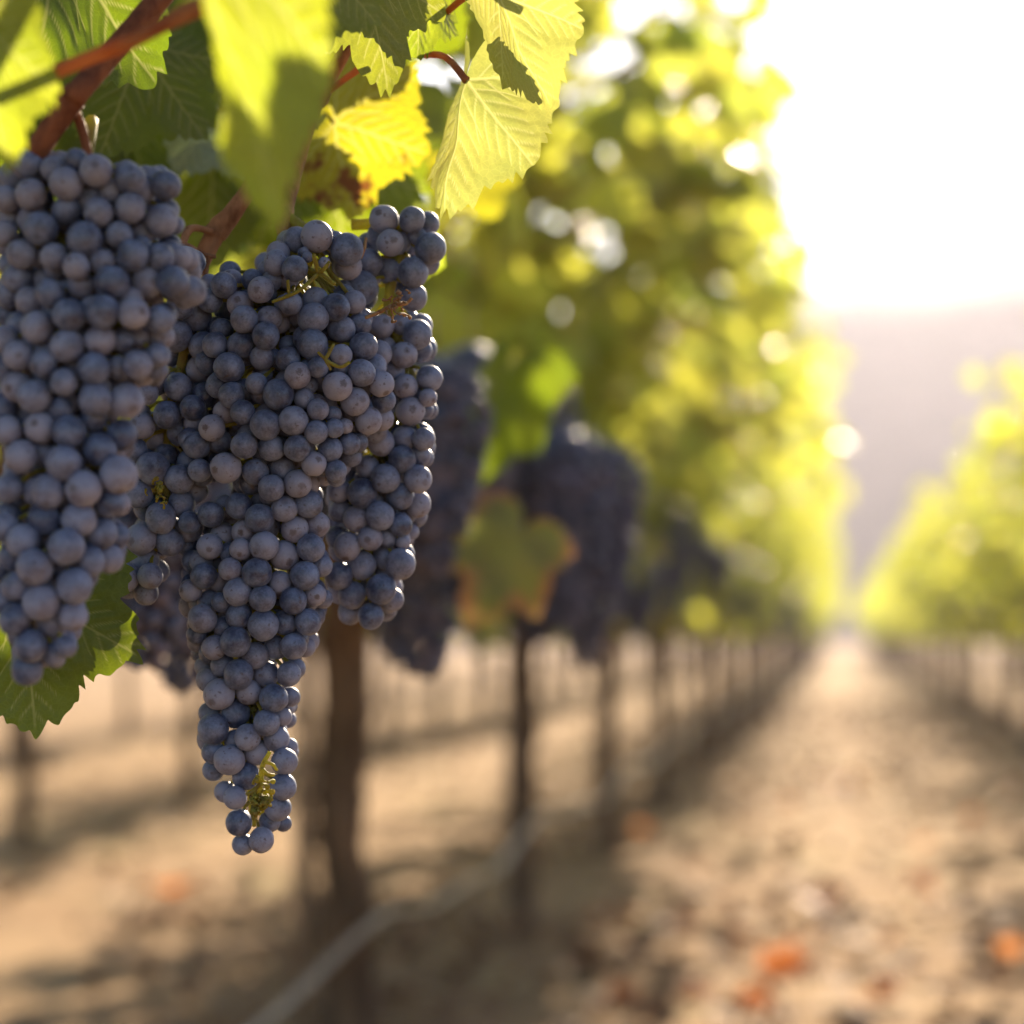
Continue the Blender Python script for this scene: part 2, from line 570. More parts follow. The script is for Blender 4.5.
def foliage_mesh(seed, shoots=34, step=0.06, size=(0.055, 0.085), length=1.95, keep=None, basal=90, halfw=0.33, zmax=1.64, cane=True):
    rd = random.Random(seed)
    mb = MB()
    for s in range(shoots):
        side = rd.choice((-1, 1))
        p = Vector((rd.uniform(-.05, .05), -length / 2 + length * (s + rd.random()) / shoots, rd.uniform(.80, .92)))
        d = Vector((side * rd.uniform(0.05, .55), rd.uniform(-.25, .25), 1)).normalized()
        ln = rd.uniform(.75, 1.35)
        n = int(ln / step)
        pts = [p.copy()]
        sag = rd.uniform(.012, .085) if rd.random() < .7 else rd.uniform(.1, .16)
        for i in range(n):
            d = (d + Vector((side * .028, rd.uniform(-.06, .06), -sag * (i / n) * 1.3))).normalized()
            p = p + d * step
            if abs(p.x) > halfw + .22: d.x *= .2
            if p.z > zmax: d.z = min(d.z, .05)
            pts.append(p.copy())
            az = rd.uniform(0, 6.28)
            out = Vector((math.cos(az) * 1.0 + side * .55, math.sin(az) * .9, rd.uniform(-.1, .4))).normalized()
            b = p + out * rd.uniform(.04, .09)
            if keep and not keep(b): continue
            tip = (out * rd.uniform(.3, 1) + Vector((0, 0, -rd.uniform(.3, 1.1)))).normalized()
            nr = (Vector((out.x, out.y, .8)) + Vector((rd.gauss(0, .5), rd.gauss(0, .5), rd.gauss(0, .5))))
            sz = rd.uniform(*size) * (1 - .45 * max(0, i / n - .6) / .4)
            small_leaf(mb, b, tip, nr, sz, rd.uniform(-.1, .35), rd.uniform(-.1, .3))
        if cane:
            mb.tube(pts[::2] if len(pts) > 4 else pts, [.0042 * (1 - .6 * i / (len(pts) / 2 + 1)) for i in range(len(pts[::2]))], 4, 1, False)
    for i in range(basal):
        side = rd.choice((-1, 1))
        b = Vector((side * rd.uniform(.02, .3), rd.uniform(-length / 2, length / 2), rd.uniform(.74, 1.1)))
        if keep and not keep(b): continue
        tip = Vector((side * rd.uniform(0, .8), rd.uniform(-.6, .6), -1)).normalized()
        nr = Vector((side, rd.gauss(0, .5), rd.uniform(0, 1)))
        small_leaf(mb, b, tip, nr, rd.uniform(*size), rd.uniform(-.1, .35), rd.uniform(-.1, .3))
    return mb.mesh('foliage', [M['foliage'], M['cane']], False)


def trunk_mesh(seed):
    rd = random.Random(seed)
    pts = []
    x = y = 0
    for i in range(14):
        z = -0.06 + .88 * i / 13
        x += rd.gauss(0, .0035) - .25 * x; y += rd.gauss(0, .006) - .2 * y
        r = .029 + .012 * math.exp(-i * .8) + .016 * max(0, (i - 9) / 4) ** 2 + rd.uniform(-.003, .003)
        pts.append((x, y, z, r))
    pp = smooth_path(pts, 3)
    mb = MB()
    mb.tube([p[:3] for p in pp], [p[3] for p in pp], 12, bump=.45, seed=seed)
    return mb.mesh('trunk', [M['bark']]), Vector(pts[-1][:3])


def arm_mesh(seed, top, sgn):
    rd = random.Random(seed * 7 + sgn)
    pts = []
    for i in range(10):
        t = i / 9
        pts.append((top.x * (1 - t) + rd.gauss(0, .006), top.y + sgn * (0.0 + .92 * t), .80 + .05 * math.sin(t * 2.2) + rd.gauss(0, .006),
                    .034 - .018 * t + rd.uniform(-.003, .003)))
    pp = smooth_path(pts, 3)
    mb = MB()
    mb.tube([p[:3] for p in pp], [p[3] for p in pp], 10, bump=.3, seed=seed + 3)
    return mb.mesh('cordon', [M['bark']])


VAR = []
for s in range(6):
    tm, top = trunk_mesh(s + 1)
    VAR.append(dict(trunk=tm, arms=(arm_mesh(s, top, -1), arm_mesh(s, top, 1)), fol=foliage_mesh(100 + s),
                    far=foliage_mesh(200 + s, 20, .11, (.085, .12), basal=40, cane=False)))


def vine(x, y, v, label, group=None, far=False, fol=None, flip=False, thick=1.0):
    t = empty('grapevine', (x, y, 0))
    tag(t, label, 'grapevine', group)
    V = VAR[v]
    tr = link('trunk', V['trunk'], t)
    tr.scale = (thick, thick, 1)
    if not far:
        for a in V['arms']: link('cordon', a, t)
    f = link('foliage', fol or V['far' if far else 'fol'], t)
    if flip: f.rotation_euler = (0, 0, math.pi)
    if x > 0: f.scale = (1, 1, .90)
    return t


def small_cluster_mesh(seed, L=.17, W=.045, br=.0066):
    rd = random.Random(seed)
    bm = bmesh.new()
    placed = []
    tries = 0
    while len(placed) < 170 and tries < 9000:
        tries += 1
        t = rd.random()
        w_ = W * (1 - t) ** .55 * (.35 + .65 * min(1, t * 6)) + .006
        a = rd.uniform(0, 6.28)
        q = Vector((w_ * math.cos(a), w_ * math.sin(a), -L * t)) * 1.0
        q *= 1.0 if len(placed) > 30 else .75
        if all((q - o).length > br * 1.5 for o in placed): placed.append(q)
    for k in range(9):
        t = (k + .5) / 10
        bmesh.ops.create_icosphere(bm, subdivisions=2, radius=W * .82 * (1 - t) ** .55 * (.35 + .65 * min(1, t * 6)), matrix=Matrix.Translation((0, 0, -L * t * .95)))
    for q in placed:
        g = bmesh.ops.create_icosphere(bm, subdivisions=2, radius=br * rd.uniform(.85, 1.1), matrix=Matrix.Translation(q))
    me = bpy.data.meshes.new('grape_cluster')
    bm.to_mesh(me); bm.free()
    me.materials.append(M['berry_far_shaded'])
    me.polygons.foreach_set('use_smooth', [True] * len(me.polygons))
    mb = MB()
    mb.tube([(0, 0, -L * .85), (.003, 0, -.02), (0, .002, .05)], [.0012, .0022, .002], 6)
    return me, mb.mesh('stem', [M['rachis']])


CL = [small_cluster_mesh(i, rd_l, rd_w) for i, (rd_l, rd_w) in enumerate(((.17, .048), (.20, .05), (.15, .05), (.19, .042)))]


def small_cluster(loc, v, label, group=None, rz=0, sc=1.0):
    o = link('grape_cluster', CL[v][0], None, loc)
    o.rotation_euler = (0, 0, rz)
    o.scale = (sc,) * 3
    tag(o, label, 'grape cluster', group)
    link('stem', CL[v][1], o)
    return o


# ------------------------------------------------------------------ rows of vines
rng = random.Random(5)
Y0 = 1.28
# the near vine (partly out of frame): foliage kept behind and beside the grapes
def keep_near(b):
    x, y = b.x + XL, b.y + Y0
    if y < 0.95: return x < -0.62
    return x < -0.32 or y > 1.95
near_fol = foliage_mesh(77, 34, .05, keep=keep_near, basal=60, halfw=.42, zmax=1.9)
DENSE = [foliage_mesh(300 + i, 60, .052, basal=115, halfw=(.30, .26, .26)[i], zmax=(1.70, 2.05, 1.74)[i], keep=(lambda b: b.x < .46 or b.y > .35) if i == 1 else None) for i in range(3)]
NEAR = vine(XL, Y0, 0, 'nearest grapevine with brown canes and large serrated leaves over the sharp grape clusters', None, fol=near_fol)

names = {1: 'grapevine whose thick dark trunk stands right behind the pointed central grape cluster',
         2: 'second grapevine along the left row, its slim trunk below the blurred grape masses',
         3: 'third grapevine along the left row, where the lit alley shows between trunks'}
for k in range(1, 46):
    y = Y0 + SP * k + (rng.uniform(-.08, .08) if k > 3 else 0)
    far = k > 13
    vine(XL + (rng.uniform(-.04, .04) if k > 3 else 0), y, (k * 5 + 1) % 6,
         names.get(k, 'distant blurred grapevine in the left row receding towards the hill'),
         None if k in names else 'grapevines receding along the left row', far, fol=DENSE[k % 3] if k < 4 else None, thick=1.3 if k == 1 else 1.0, flip=bool(k % 2))
for k in range(3, 46):
    y = 0.6 + SP * k + rng.uniform(-.08, .08)
    vine(XR + rng.uniform(-.04, .04), y, (k * 5 + 3) % 6, 'blurred sunlit grapevine in the row along the right of the path',
         'grapevines along the right row', k > 13, flip=bool(k % 2))
for k in range(3, 26):
    y = 1.1 + SP * k + rng.uniform(-.1, .1)
    vine(-2.66 + rng.uniform(-.04, .04), y, (k * 5 + 2) % 6, 'blurred grapevine in the row beyond the pale left alley',
         'grapevines in the second row to the left', k > 9, flip=bool(k % 2))
for k in range(5, 26):
    y = 0.5 + SP * k + rng.uniform(-.1, .1)
    vine(-4.6 + rng.uniform(-.04, .04), y, (k * 5 + 4) % 6, 'blurred grapevine in the farthest row seen through the left trunks',
         'grapevines in the third row to the left', True, flip=bool(k % 2))
for k in range(8, 22):
    y = 0.9 + SP * k
    vine(3.14, y, k % 6, 'blurred grapevine behind the right row, seen between its trunks', 'grapevines behind the right row', True)

# stakes beside the trunks
sm = MB()
sm.tube([(0, 0, -.2), (0, 0, 1.5)], .0085, 10)
sm.tube([(0, 0, 1.5), (0, 0, 1.502)], [.0095, .006], 10)
stake_me = sm.mesh('vine_stake', [M['stake']])
for k in range(1, 22):
    o = link('vine_stake', stake_me, None, (XL - .055, Y0 + SP * k + .12 - (.14 if k == 1 else 0), 0))
    if k == 1: o.scale = (1.7, 1.7, 1)
    tag(o, 'thin upright stake just left of the thick trunk behind the central grapes' if k == 1 else
        'thin blurred stake beside a trunk farther along the left row', 'stake', None if k == 1 else 'stakes along the left row')
for k in range(4, 20):
    o = link('vine_stake', stake_me, None, (XR + .05, 0.6 + SP * k + .1, 0))
    tag(o, 'thin blurred stake beside a trunk in the right row', 'stake', 'stakes along the right row')

# drip hoses
def hose(x, y0, y1, label, zb=.36):
    pts = []
    y = y0
    while y < y1:
        ph = ((y - Y0) / SP) % 1.0
        pts.append((x + .012 * math.sin(y * 2.3), y, zb - .05 * math.sin(math.pi * ph) + .008 * math.sin(y * 7)))
        y += .12 if y < 14 else .5
    mb = MB()
    mb.tube(pts, .0070, 10)
    tag(link('drip_hose', mb.mesh('drip_hose', [M['hose']])), label, 'hose')


hose(XL + .06, 0.3, 40, 'grey irrigation hose sagging along the trunks of the left row', .29)
hose(XR + .05, 5, 40, 'grey irrigation hose strung low along the right row', .40)

# blurred background grape clusters in the left row
G2 = 'blurred grape clusters behind the sharp ones'
for px, py, d, v, sc, lab in (
    (432, 475, 1.30, 0, 1.0, 'blurred dark cluster directly right of the sharp right-hand grapes, topmost of its mass'),
    (422, 548, 1.36, 1, 1.0, 'blurred dark cluster right of the sharp right-hand grapes, hanging lowest beside the trunk'),
    (472, 455, 1.55, 2, 1.1, 'blurred cluster left of the orange-edged leaf, over the gap between trunks'),
    (528, 462, 1.85, 0, 1.2, 'blurred cluster above the orange-edged leaf'),
    (562, 520, 1.80, 1, 1.15, 'blurred cluster right of the orange-edged leaf, nearest to it'),
    (600, 530, 1.95, 3, 1.2, 'blurred cluster with a lit right edge at the outer side of the dark grape mass'),
    (536, 592, 1.95, 2, 1.0, 'blurred cluster hanging just above the second trunk'),
    (585, 592, 2.15, 3, 1.0, 'blurred cluster below the lit-edged one, lowest right of the dark mass'),
    (140, 575, 1.25, 2, 1.0, 'blurred dark cluster behind the sharp green leaf at lower left'),
    (186, 585, 1.45, 0, 1.0, 'blurred dark cluster between the green leaf and the central grapes'),
    (400, 560, 1.7, 1, 1.0, 'blurred dark cluster behind the lowest berries of the right-hand grapes')):
    small_cluster(P(px, py + 8, d * (1.22 if px > 300 else 1)) + Vector((0, 0, .085 * sc)), v, lab, G2, rng.uniform(0, 6), sc * .88)
for k in range(1, 14):
    for q in range(9 if k < 6 else 6):
        side = rng.choice((-1, 1, 1))
        small_cluster((XL + side * rng.uniform(.08, .30), Y0 + SP * k + rng.uniform(-.92, .92), rng.uniform(.86, 1.08)), rng.randrange(4),
                      'dark blurred grape cluster low in the left row farther along', 'grape clusters farther along the left row', rng.uniform(0, 6),
                      rng.uniform(.9, 1.3))
for k in range(4, 14):
    for q in range(5):
        small_cluster((XR - rng.uniform(-.2, .25), .6 + SP * k + rng.uniform(-.92, .92), rng.uniform(.86, 1.06)), rng.randrange(4),
                      'dark blurred grape cluster low in the right row', 'grape clusters along the right row', rng.uniform(0, 6),
                      rng.uniform(.9, 1.3))

# ------------------------------------------------------------------ near vine: canes
def cane(pts, mat='cane', label=None, n=12, bump=.12, seed=0, name='cane'):
    """pts: (px, py, depth, radius_px)"""
    q = []
    for px, py, d, r in pts:
        p = P(px, py, d)
        q.append((p.x, p.y, p.z, r * d / FPX))
    pp = smooth_path(q, 6)
    mb = MB()
    mb.tube([p[:3] for p in pp], [p[3] for p in pp], n, bump=bump, seed=seed)
    o = wobj(name, mb.v, mb.f, M[mat], NEAR)
    if label: o['label'] = label
    return o


cane([(20, 175, .73, 12), (42, 143, .73, 12), (66, 108, .73, 13), (72, 98, .73, 15), (80, 90, .73, 12), (110, 55, .74, 12), (150, 10, .75, 12),
      (200, -50, .77, 12), (290, -160, .82, 12)], 'cane_dark', 'thick dark red-brown cane slanting across the top left', seed=1)
cane([(56, 72, .66, 7), (90, 58, .66, 7), (125, 44, .655, 8), (165, 24, .65, 8), (192, 10, .65, 10), (215, 2, .65, 8), (260, -30, .66, 7)], 'petiole',
     'orange-red shoot in front of the dark cane', seed=2, bump=.05, n=10)
cane([(196, 272, .87, 9), (212, 240, .87, 10), (218, 230, .87, 12), (240, 203, .87, 9), (275, 150, .88, 9), (310, 104, .88, 9), (318, 98, .88, 11), (330, 76, .88, 8),
      (352, 38, .88, 7.5), (380, -20, .88, 7)], 'cane', 'brown cane rising behind the bright yellow leaf', seed=3)
cane([(286, 236, .86, 8), (284, 222, .86, 9), (287, 200, .87, 9), (300, 150, .88, 8), (314, 106, .88, 8)], 'cane', 'brown stub cane just above the central grapes', seed=4)
cane([(316, 104, .88, 4), (328, 92, .88, 3.4), (355, 72, .87, 3.6), (380, 56, .865, 4.5), (400, 48, .86, 3.5)], 'petiole', seed=5, bump=.05, n=8, name='cane')
cane([(70, 100, .73, 5), (78, 118, .735, 5), (84, 136, .735, 5), (88, 155, .735, 5)], 'cane_dark', seed=6, n=8)
cane([(183, 246, .85, 3), (187, 232, .855, 4.5), (196, 228, .86, 3.5), (212, 232, .865, 3.5)], 'cane', seed=7, n=8)
cane([(180, 242, .84, 2.4), (190, 246, .845, 2), (204, 254, .845, 2), (209, 256, .845, 2.6), (216, 257, .845, 1.5)], 'cane', seed=8, n=8)
cane([(209, 256, .845, 2.2), (207, 268, .845, 2), (205, 288, .84, 2.2)], 'cane', seed=9, n=8)
cane([(46, -10, .95, 3), (48, 20, .95, 6), (50, 60, .95, 5), (54, 90, .95, 4), (60, 105, .93, 3)], 'cane_dark', seed=10, n=8)
cane([(380, -20, .86, 4), (420, -2, .85, 3.4)], 'cane', seed=11, n=8)
cane([(300, -120, .85, 8), (420, -70, .85, 7), (500, -40, .86, 5), (560, -20, .87, 4)], 'cane', seed=12, n=10)

# ------------------------------------------------------------------ near vine: leaves that the photo shows one by one
H = hero_leaf
# big out of focus yellow leaf hanging in front
H(NEAR, P(205, -70, .56), P(266, 246, .545), roll=40, width=.33, fold=.8, curl=.15, wave=.03, mat='leaf_lit', lob=.3, seed=1,
  label='bright yellow backlit leaf hanging nearest, out of focus')
# left edge leaves
H(NEAR, P(-25, 20, .62), P(6, 172, .62), roll=15, width=.55, fold=.3, curl=.3, mat='leaf_lit', lob=.5, seed=2,
  label='yellow blurred leaf cut by the left edge')
H(NEAR, P(60, -60, .80), P(25, 110, .78), roll=-20, width=1.0, fold=.1, curl=.2, mat='leaf_green', seed=3)
# dark green leaf behind the cane
H(NEAR, P(141, 48, .93), P(98, 158, .91), roll=10, width=.95, fold=.1, curl=.1, wave=.025, mat='leaf_green', lob=.6, seed=4,
  pet=P(160, 0, .95), petmat='petiole_green', label='dark green leaf behind the slanting dark cane')
H(NEAR, P(150, 30, 1.0), P(215, 110, .98), roll=-20, width=.8, fold=.2, curl=.3, mat='leaf_green', seed=5)
H(NEAR, P(205, 6, .95), P(180, 62, .94), roll=30, width=.8, fold=.3, curl=.3, mat='leaf_lit', lob=.5, seed=6)
H(NEAR, P(218, 112, 1.02), P(172, 175, 1.0), roll=180, width=.95, fold=.1, curl=.2, mat='leaf_grey', seed=7, pet=P(246, 122, 1.0), petmat='petiole_green',
  label='pale grey-green leaf underside behind the thin tan stalk')
H(NEAR, P(215, 150, 1.08), P(205, 262, 1.05), roll=15, width=1.1, fold=.1, curl=.2, mat='leaf_green', seed=8)
H(NEAR, P(130, 115, 1.05), P(150, 215, 1.05), roll=0, width=1.1, fold=.1, curl=.2, mat='leaf_green', seed=9)
# top middle
H(NEAR, P(318, -45, .75), P(305, 68, .77), roll=12, width=.8, fold=.1, curl=.3, mat='leaf_dull', seed=10)
H(NEAR, P(362, -40, .80), P(392, 98, .82), roll=-8, width=.72, fold=.15, curl=.25, wave=.03, mat='leaf_dull', lob=1.0, seed=11,
  pet=P(352, -80, .84), label='dull grey-green leaf with a long pointed lobe at the top')
H(NEAR, P(420, -30, .845), P(424, 58, .835), roll=-30, width=.75, fold=.3, curl=.35, mat='leaf_lit', lob=.6, seed=12)
H(NEAR, P(332, 122, .99), P(428, 152, .97), roll=-12, width=1.0, fold=.08, curl=.2, wave=.02, mat='leaf_spot', lob=.5, seed=13,
  pet=P(316, 126, .95), petmat='petiole_green', label='olive green leaf with a brown blotch above the central grapes')
H(NEAR, P(345, 158, 1.03), P(372, 196, 1.02), roll=160, width=.7, fold=.1, curl=.2, mat='leaf_grey', lob=.4, seed=14)
H(NEAR, P(322, 160, 1.08), P(352, 268, 1.08), roll=10, width=1.15, fold=.1, curl=.15, mat='leaf_green', lob=.4, seed=15)
H(NEAR, P(404, 250, 1.0), P(446, 268, 1.0), roll=30, width=1.0, fold=.2, curl=.2, mat='leaf_lit', lob=.4, seed=16)
# right pair, in focus
H(NEAR, P(466, 80, .83), P(438, 217, .815), roll=42, width=.60, fold=.85, curl=.10, wave=.03, mat='leaf_pale', lob=.45, seed=17,
  pet=P(426, 55, .85), petr=.0014, label='sharp yellow-green leaf drooping to a point, right of the grapes')
H(NEAR, P(498, -6, .80), P(546, 112, .795), roll=30, width=.60, fold=.6, curl=.15, wave=.03, mat='leaf_pale', lob=.4, seed=18,
  pet=P(445, 14, .86), petr=.0014, label='pale backlit serrated leaf at the top, farthest right of the sharp leaves')
# lower left, sharp
H(NEAR, P(22, 590, .80), P(36, 738, .80), roll=6, width=1.02, fold=.06, curl=.12, wave=.02, mat='leaf_green', lob=.7, seed=19,
  label='sharp green leaf below the left grape cluster')
H(NEAR, P(60, 612, .815), P(124, 640, .825), roll=-10, width=.95, fold=.08, curl=.15, wave=.02, mat='leaf_green', lob=.5, seed=29)
H(NEAR, P(-30, 640, .82), P(0, 700, .82), roll=0, width=1.0, fold=.1, curl=.2, mat='leaf_green', lob=.6, seed=30)
# blurred leaves farther back
H(NEAR, P(516, 540, 1.62), P(470, 628, 1.60), roll=-15, width=.85, fold=.1, curl=.3, wave=.05, mat='leaf_autumn', lob=1.0, seed=24, veins=False,
  label='blurred leaf with orange edges among the dark grape masses')
H(NEAR, P(505, 380, 1.7), P(470, 480, 1.7), roll=50, width=.9, fold=.3, curl=.3, mat='leaf_green', lob=.7, seed=21, veins=False)
# leafy backdrop over the clusters
rl = random.Random(11)
for i in range(52):
    px = rl.uniform(-70, 480); py = rl.uniform(-130, 215)
    d = rl.uniform(1.05, 1.55)
    ang = rl.gauss(math.pi / 2, .7); ln = rl.uniform(60, 105) / d * 1.0
    H(NEAR, P(px, py, d), P(px + ln * math.cos(ang), py + ln * math.sin(ang), d + rl.uniform(-.03, .03)), roll=rl.gauss(0, 40), width=rl.uniform(.9, 1.1),
      fold=rl.uniform(0, .3), curl=rl.uniform(0, .5), mat=rl.choice(['leaf_green'] * 6 + ['leaf_lit', 'leaf_spot', 'leaf_grey']), lob=rl.uniform(.4, .9),
      seed=100 + i, veins=False)
# sprigs that reach over the frame from above and shade the clusters
for i in range(34):
    px = rl.uniform(-280, 120); py = rl.uniform(-480, -230)
    d = rl.uniform(.80, 1.3)
    ang = rl.gauss(math.pi / 2, .8); ln = rl.uniform(110, 170)
    H(NEAR, P(px, py, d), P(px + ln * math.cos(ang), min(-90, py + ln * math.sin(ang)), d + rl.uniform(-.04, .04)), roll=rl.gauss(0, 50), width=rl.uniform(.9, 1.1),
      fold=rl.uniform(0, .3), curl=rl.uniform(0, .5), mat='leaf_green', lob=rl.uniform(.4, .9), seed=200 + i, veins=False)

for i in range(20):  # unseen leaves added above the frame to shade the left cluster
    px = rl.uniform(-420, 130); py = rl.uniform(-760, -330)
    d = rl.uniform(.46, .66)
    ang = rl.gauss(math.pi / 2, .9); ln = rl.uniform(180, 260)
    H(NEAR, P(px, py, d), P(px + ln * math.cos(ang), min(-140, py + ln * math.sin(ang)), d + rl.uniform(-.04, .04)), roll=rl.gauss(0, 50), width=rl.uniform(.9, 1.1),
      fold=rl.uniform(0, .3), curl=rl.uniform(0, .5), mat='leaf_green', lob=rl.uniform(.4, .9), seed=300 + i, veins=False)

# ------------------------------------------------------------------ hero grape clusters
def conv(txt, ox, oy, sc):
    out = []
    for t in txt.split():
        x, y, r = (float(a) for a in t.split(','))
        out.append((ox + x / sc, oy + y / sc, r / sc))
    return out


cA = conv('''88,78,52 175,92,45 245,65,38 308,98,54 418,125,50 530,145,50 100,175,52 212,140,54 20,190,45 358,165,42 450,165,45 215,228,50 315,232,48
418,218,50 290,190,40 515,258,54 535,225,40 15,300,45 40,250,42 270,318,58 130,285,55 382,305,45 455,300,38 425,370,52 70,365,48 175,375,45 330,390,42
515,375,45 245,405,45 575,375,40 555,455,52 472,455,52 358,455,55 55,440,48 610,485,50 260,465,45 160,490,48 30,500,45 222,560,54 328,550,55 428,555,50
510,575,48 120,600,52 65,590,45 320,640,50 215,660,55 390,640,40 445,630,38 475,660,35 505,690,40 300,732,52 380,730,42 440,720,48 140,715,45 205,775,45
305,830,55 405,835,58 55,790,50 110,820,55 195,860,40 60,690,50 130,920,52 220,935,55 300,890,45 390,945,52 10,640,48 10,730,48 5,860,50 25,930,48''', 0, 140, 3.2)
cA += conv('''200,45,52 120,20,45 365,50,50 300,90,52 192,130,55 358,165,57 65,110,50 130,100,40 145,215,52 252,208,54 330,250,45 135,300,52 238,300,52
305,340,50 70,365,50 350,350,42 200,382,54 25,205,44 268,425,50 105,443,54 40,410,45 225,500,54 125,548,56 50,500,45 220,590,45 45,600,50 155,605,50
92,680,50 170,660,38 82,752,48 10,320,48 0,440,45 5,540,45''', 0, 420, 3.0125)
cB = conv('''630,570,48 560,625,55 650,660,46 640,735,45 570,790,45 500,780,40 535,880,45 630,810,45 500,955,40 455,915,42 580,935,45 628,975,45''', 0, 140, 3.2)
cB += conv('''440,25,38 468,55,36 545,55,48 592,80,42 500,110,38 410,90,35 460,145,50 540,178,44 418,225,42 548,252,42 485,295,47 570,325,42 425,358,48
512,368,43 375,475,45 435,425,45 452,470,38 305,495,40 440,520,38 590,215,38''', 0, 420, 3.0125)
cB += conv('20,290,48 85,610,55 60,500,50 40,400,52', 180, 180, 3.657)
cC = conv('''610,255,60 500,207,58 428,218,48 565,225,40 352,302,45 420,325,48 467,282,20 528,303,22 295,402,48 335,370,38 405,452,42 497,440,48 570,465,50
487,505,55 590,545,50 655,530,45 485,602,56 672,608,52 590,640,40 315,570,50 395,655,45 430,715,48 505,685,38 665,705,50 575,755,53 640,810,52 455,800,38
360,785,56 505,840,40 470,750,35 300,650,45 280,745,40 225,605,52 180,685,55 160,385,48 110,440,45 220,455,48 235,510,50 330,505,45 690,880,50 745,805,45
415,880,52 313,895,55 498,922,43 565,908,35 605,900,28 550,985,45 620,965,40 428,980,48 335,980,48 235,970,48 145,955,45 230,850,45 650,960,38 310,710,30
145,750,50 735,745,48''', 180, 180, 3.657)
cC += conv('''465,165,45 375,165,45 290,155,45 205,140,42 225,232,52 125,155,46 135,240,40 525,218,42 600,242,38 420,235,42 380,300,45
470,285,48 325,245,45 310,285,40 270,362,46 340,405,50 425,372,45 508,355,48 175,390,45 215,462,42 290,450,45 460,440,47 535,425,45 355,498,50 425,530,50
515,505,48 275,510,38 170,500,45 240,578,40 330,590,50 410,625,42 495,600,50 550,565,40 265,655,48 205,618,40 350,678,45 455,685,46 530,665,38 150,600,45
105,650,40 170,690,42 210,690,35 270,735,45 353,768,53 425,760,42 505,758,45 145,745,50 220,775,38 258,825,52 395,845,42 455,840,45 325,872,45 185,845,42
215,905,42 268,937,50 362,935,45 440,935,42 125,800,35 165,955,42''', 160, 400, 3.413)
cC += conv('''198,138,37 270,132,32 325,135,30 150,188,40 225,182,32 288,198,36 330,195,26 125,235,28 192,238,36 270,260,34 310,245,25 135,275,40 222,297,33
295,300,33 245,335,33 175,355,38 135,335,30 315,358,34 218,395,35 135,380,28 328,320,22 312,422,34 190,450,30 165,435,28 298,475,34 200,513,34 278,510,28
312,515,22 257,557,32 210,568,28''', 160, 620, 2.533)
cC += [(232, 395, 13), (228, 372, 12), (215, 345, 13), (208, 362, 13), (245, 350, 12), (205, 395, 13), (225, 412, 12), (212, 428, 13), (222, 330, 12), (238, 322, 12)]
cD = conv('''745,145,54 848,145,48 770,230,50 915,250,58 868,205,35 690,302,52 768,332,52 852,338,55 665,395,62 852,430,52 810,527,40 868,565,54 740,535,45
750,610,40 820,640,48 785,702,38 825,755,45 912,725,48 890,790,38 842,845,54 735,960,50 823,943,48 890,935,40 812,1020,50 695,640,40''', 180, 180, 3.657)
cD += conv('''755,145,48 900,120,42 885,190,40 825,215,48 770,268,50 710,230,42 880,270,48 690,318,52 820,328,48
880,355,45 750,395,50 670,405,45 820,425,42 615,380,40 610,310,40 718,472,42 640,500,48 775,470,35 825,475,30 770,535,45 690,565,48 820,560,52 610,600,48
755,645,52 790,680,42 655,665,48 650,725,42 720,738,45 605,470,40 650,200,40''', 160, 400, 3.413)
# berries that both crops list are merged
def dedupe(L):
    out = []
    for b in L:
        if all(math.hypot(b[0] - o[0], b[1] - o[1]) > 0.5 * max(b[2], o[2]) for o in out): out.append(b)
    return out


def unit_berry(sub):
    bm = bmesh.new()
    bmesh.ops.create_icosphere(bm, subdivisions=sub, radius=1.0)
    v = np.array([tuple(x.co) for x in bm.verts])
    f = [[q.index for q in t.verts] for t in bm.faces]
    bm.free()
    return v, f


U4, F4 = unit_berry(4)
U3, F3 = unit_berry(3)
BR0 = 0.0060          # mesh berry radius; instances are scaled near 1


def berry_variant(seed):
    rd = random.Random(seed)
    vs = []
    for x, y, z in U4:
        k = 1 + .045 * noise.noise(Vector((x * 1.4 + seed * 5, y * 1.4, z * 1.4)))
        d = max(0, -z - .93) / .07
        zz = z * rd.uniform(1.0, 1.0) * 1.03 * (1 - .025 * d)
        vs.append((x * k * BR0, y * k * BR0, zz * k * BR0))
    return mesh('berry', vs, F4, M['berry'], attrs={'pole': [-z for z in U4[:, 2]]})


BV = [berry_variant(i) for i in range(5)]
INV = CMW.inverted()


def to_px(p):
    c = INV @ p
    d = -c.z
    return 512 + c.x / d * FPX, 512 - c.y / d * FPX, d


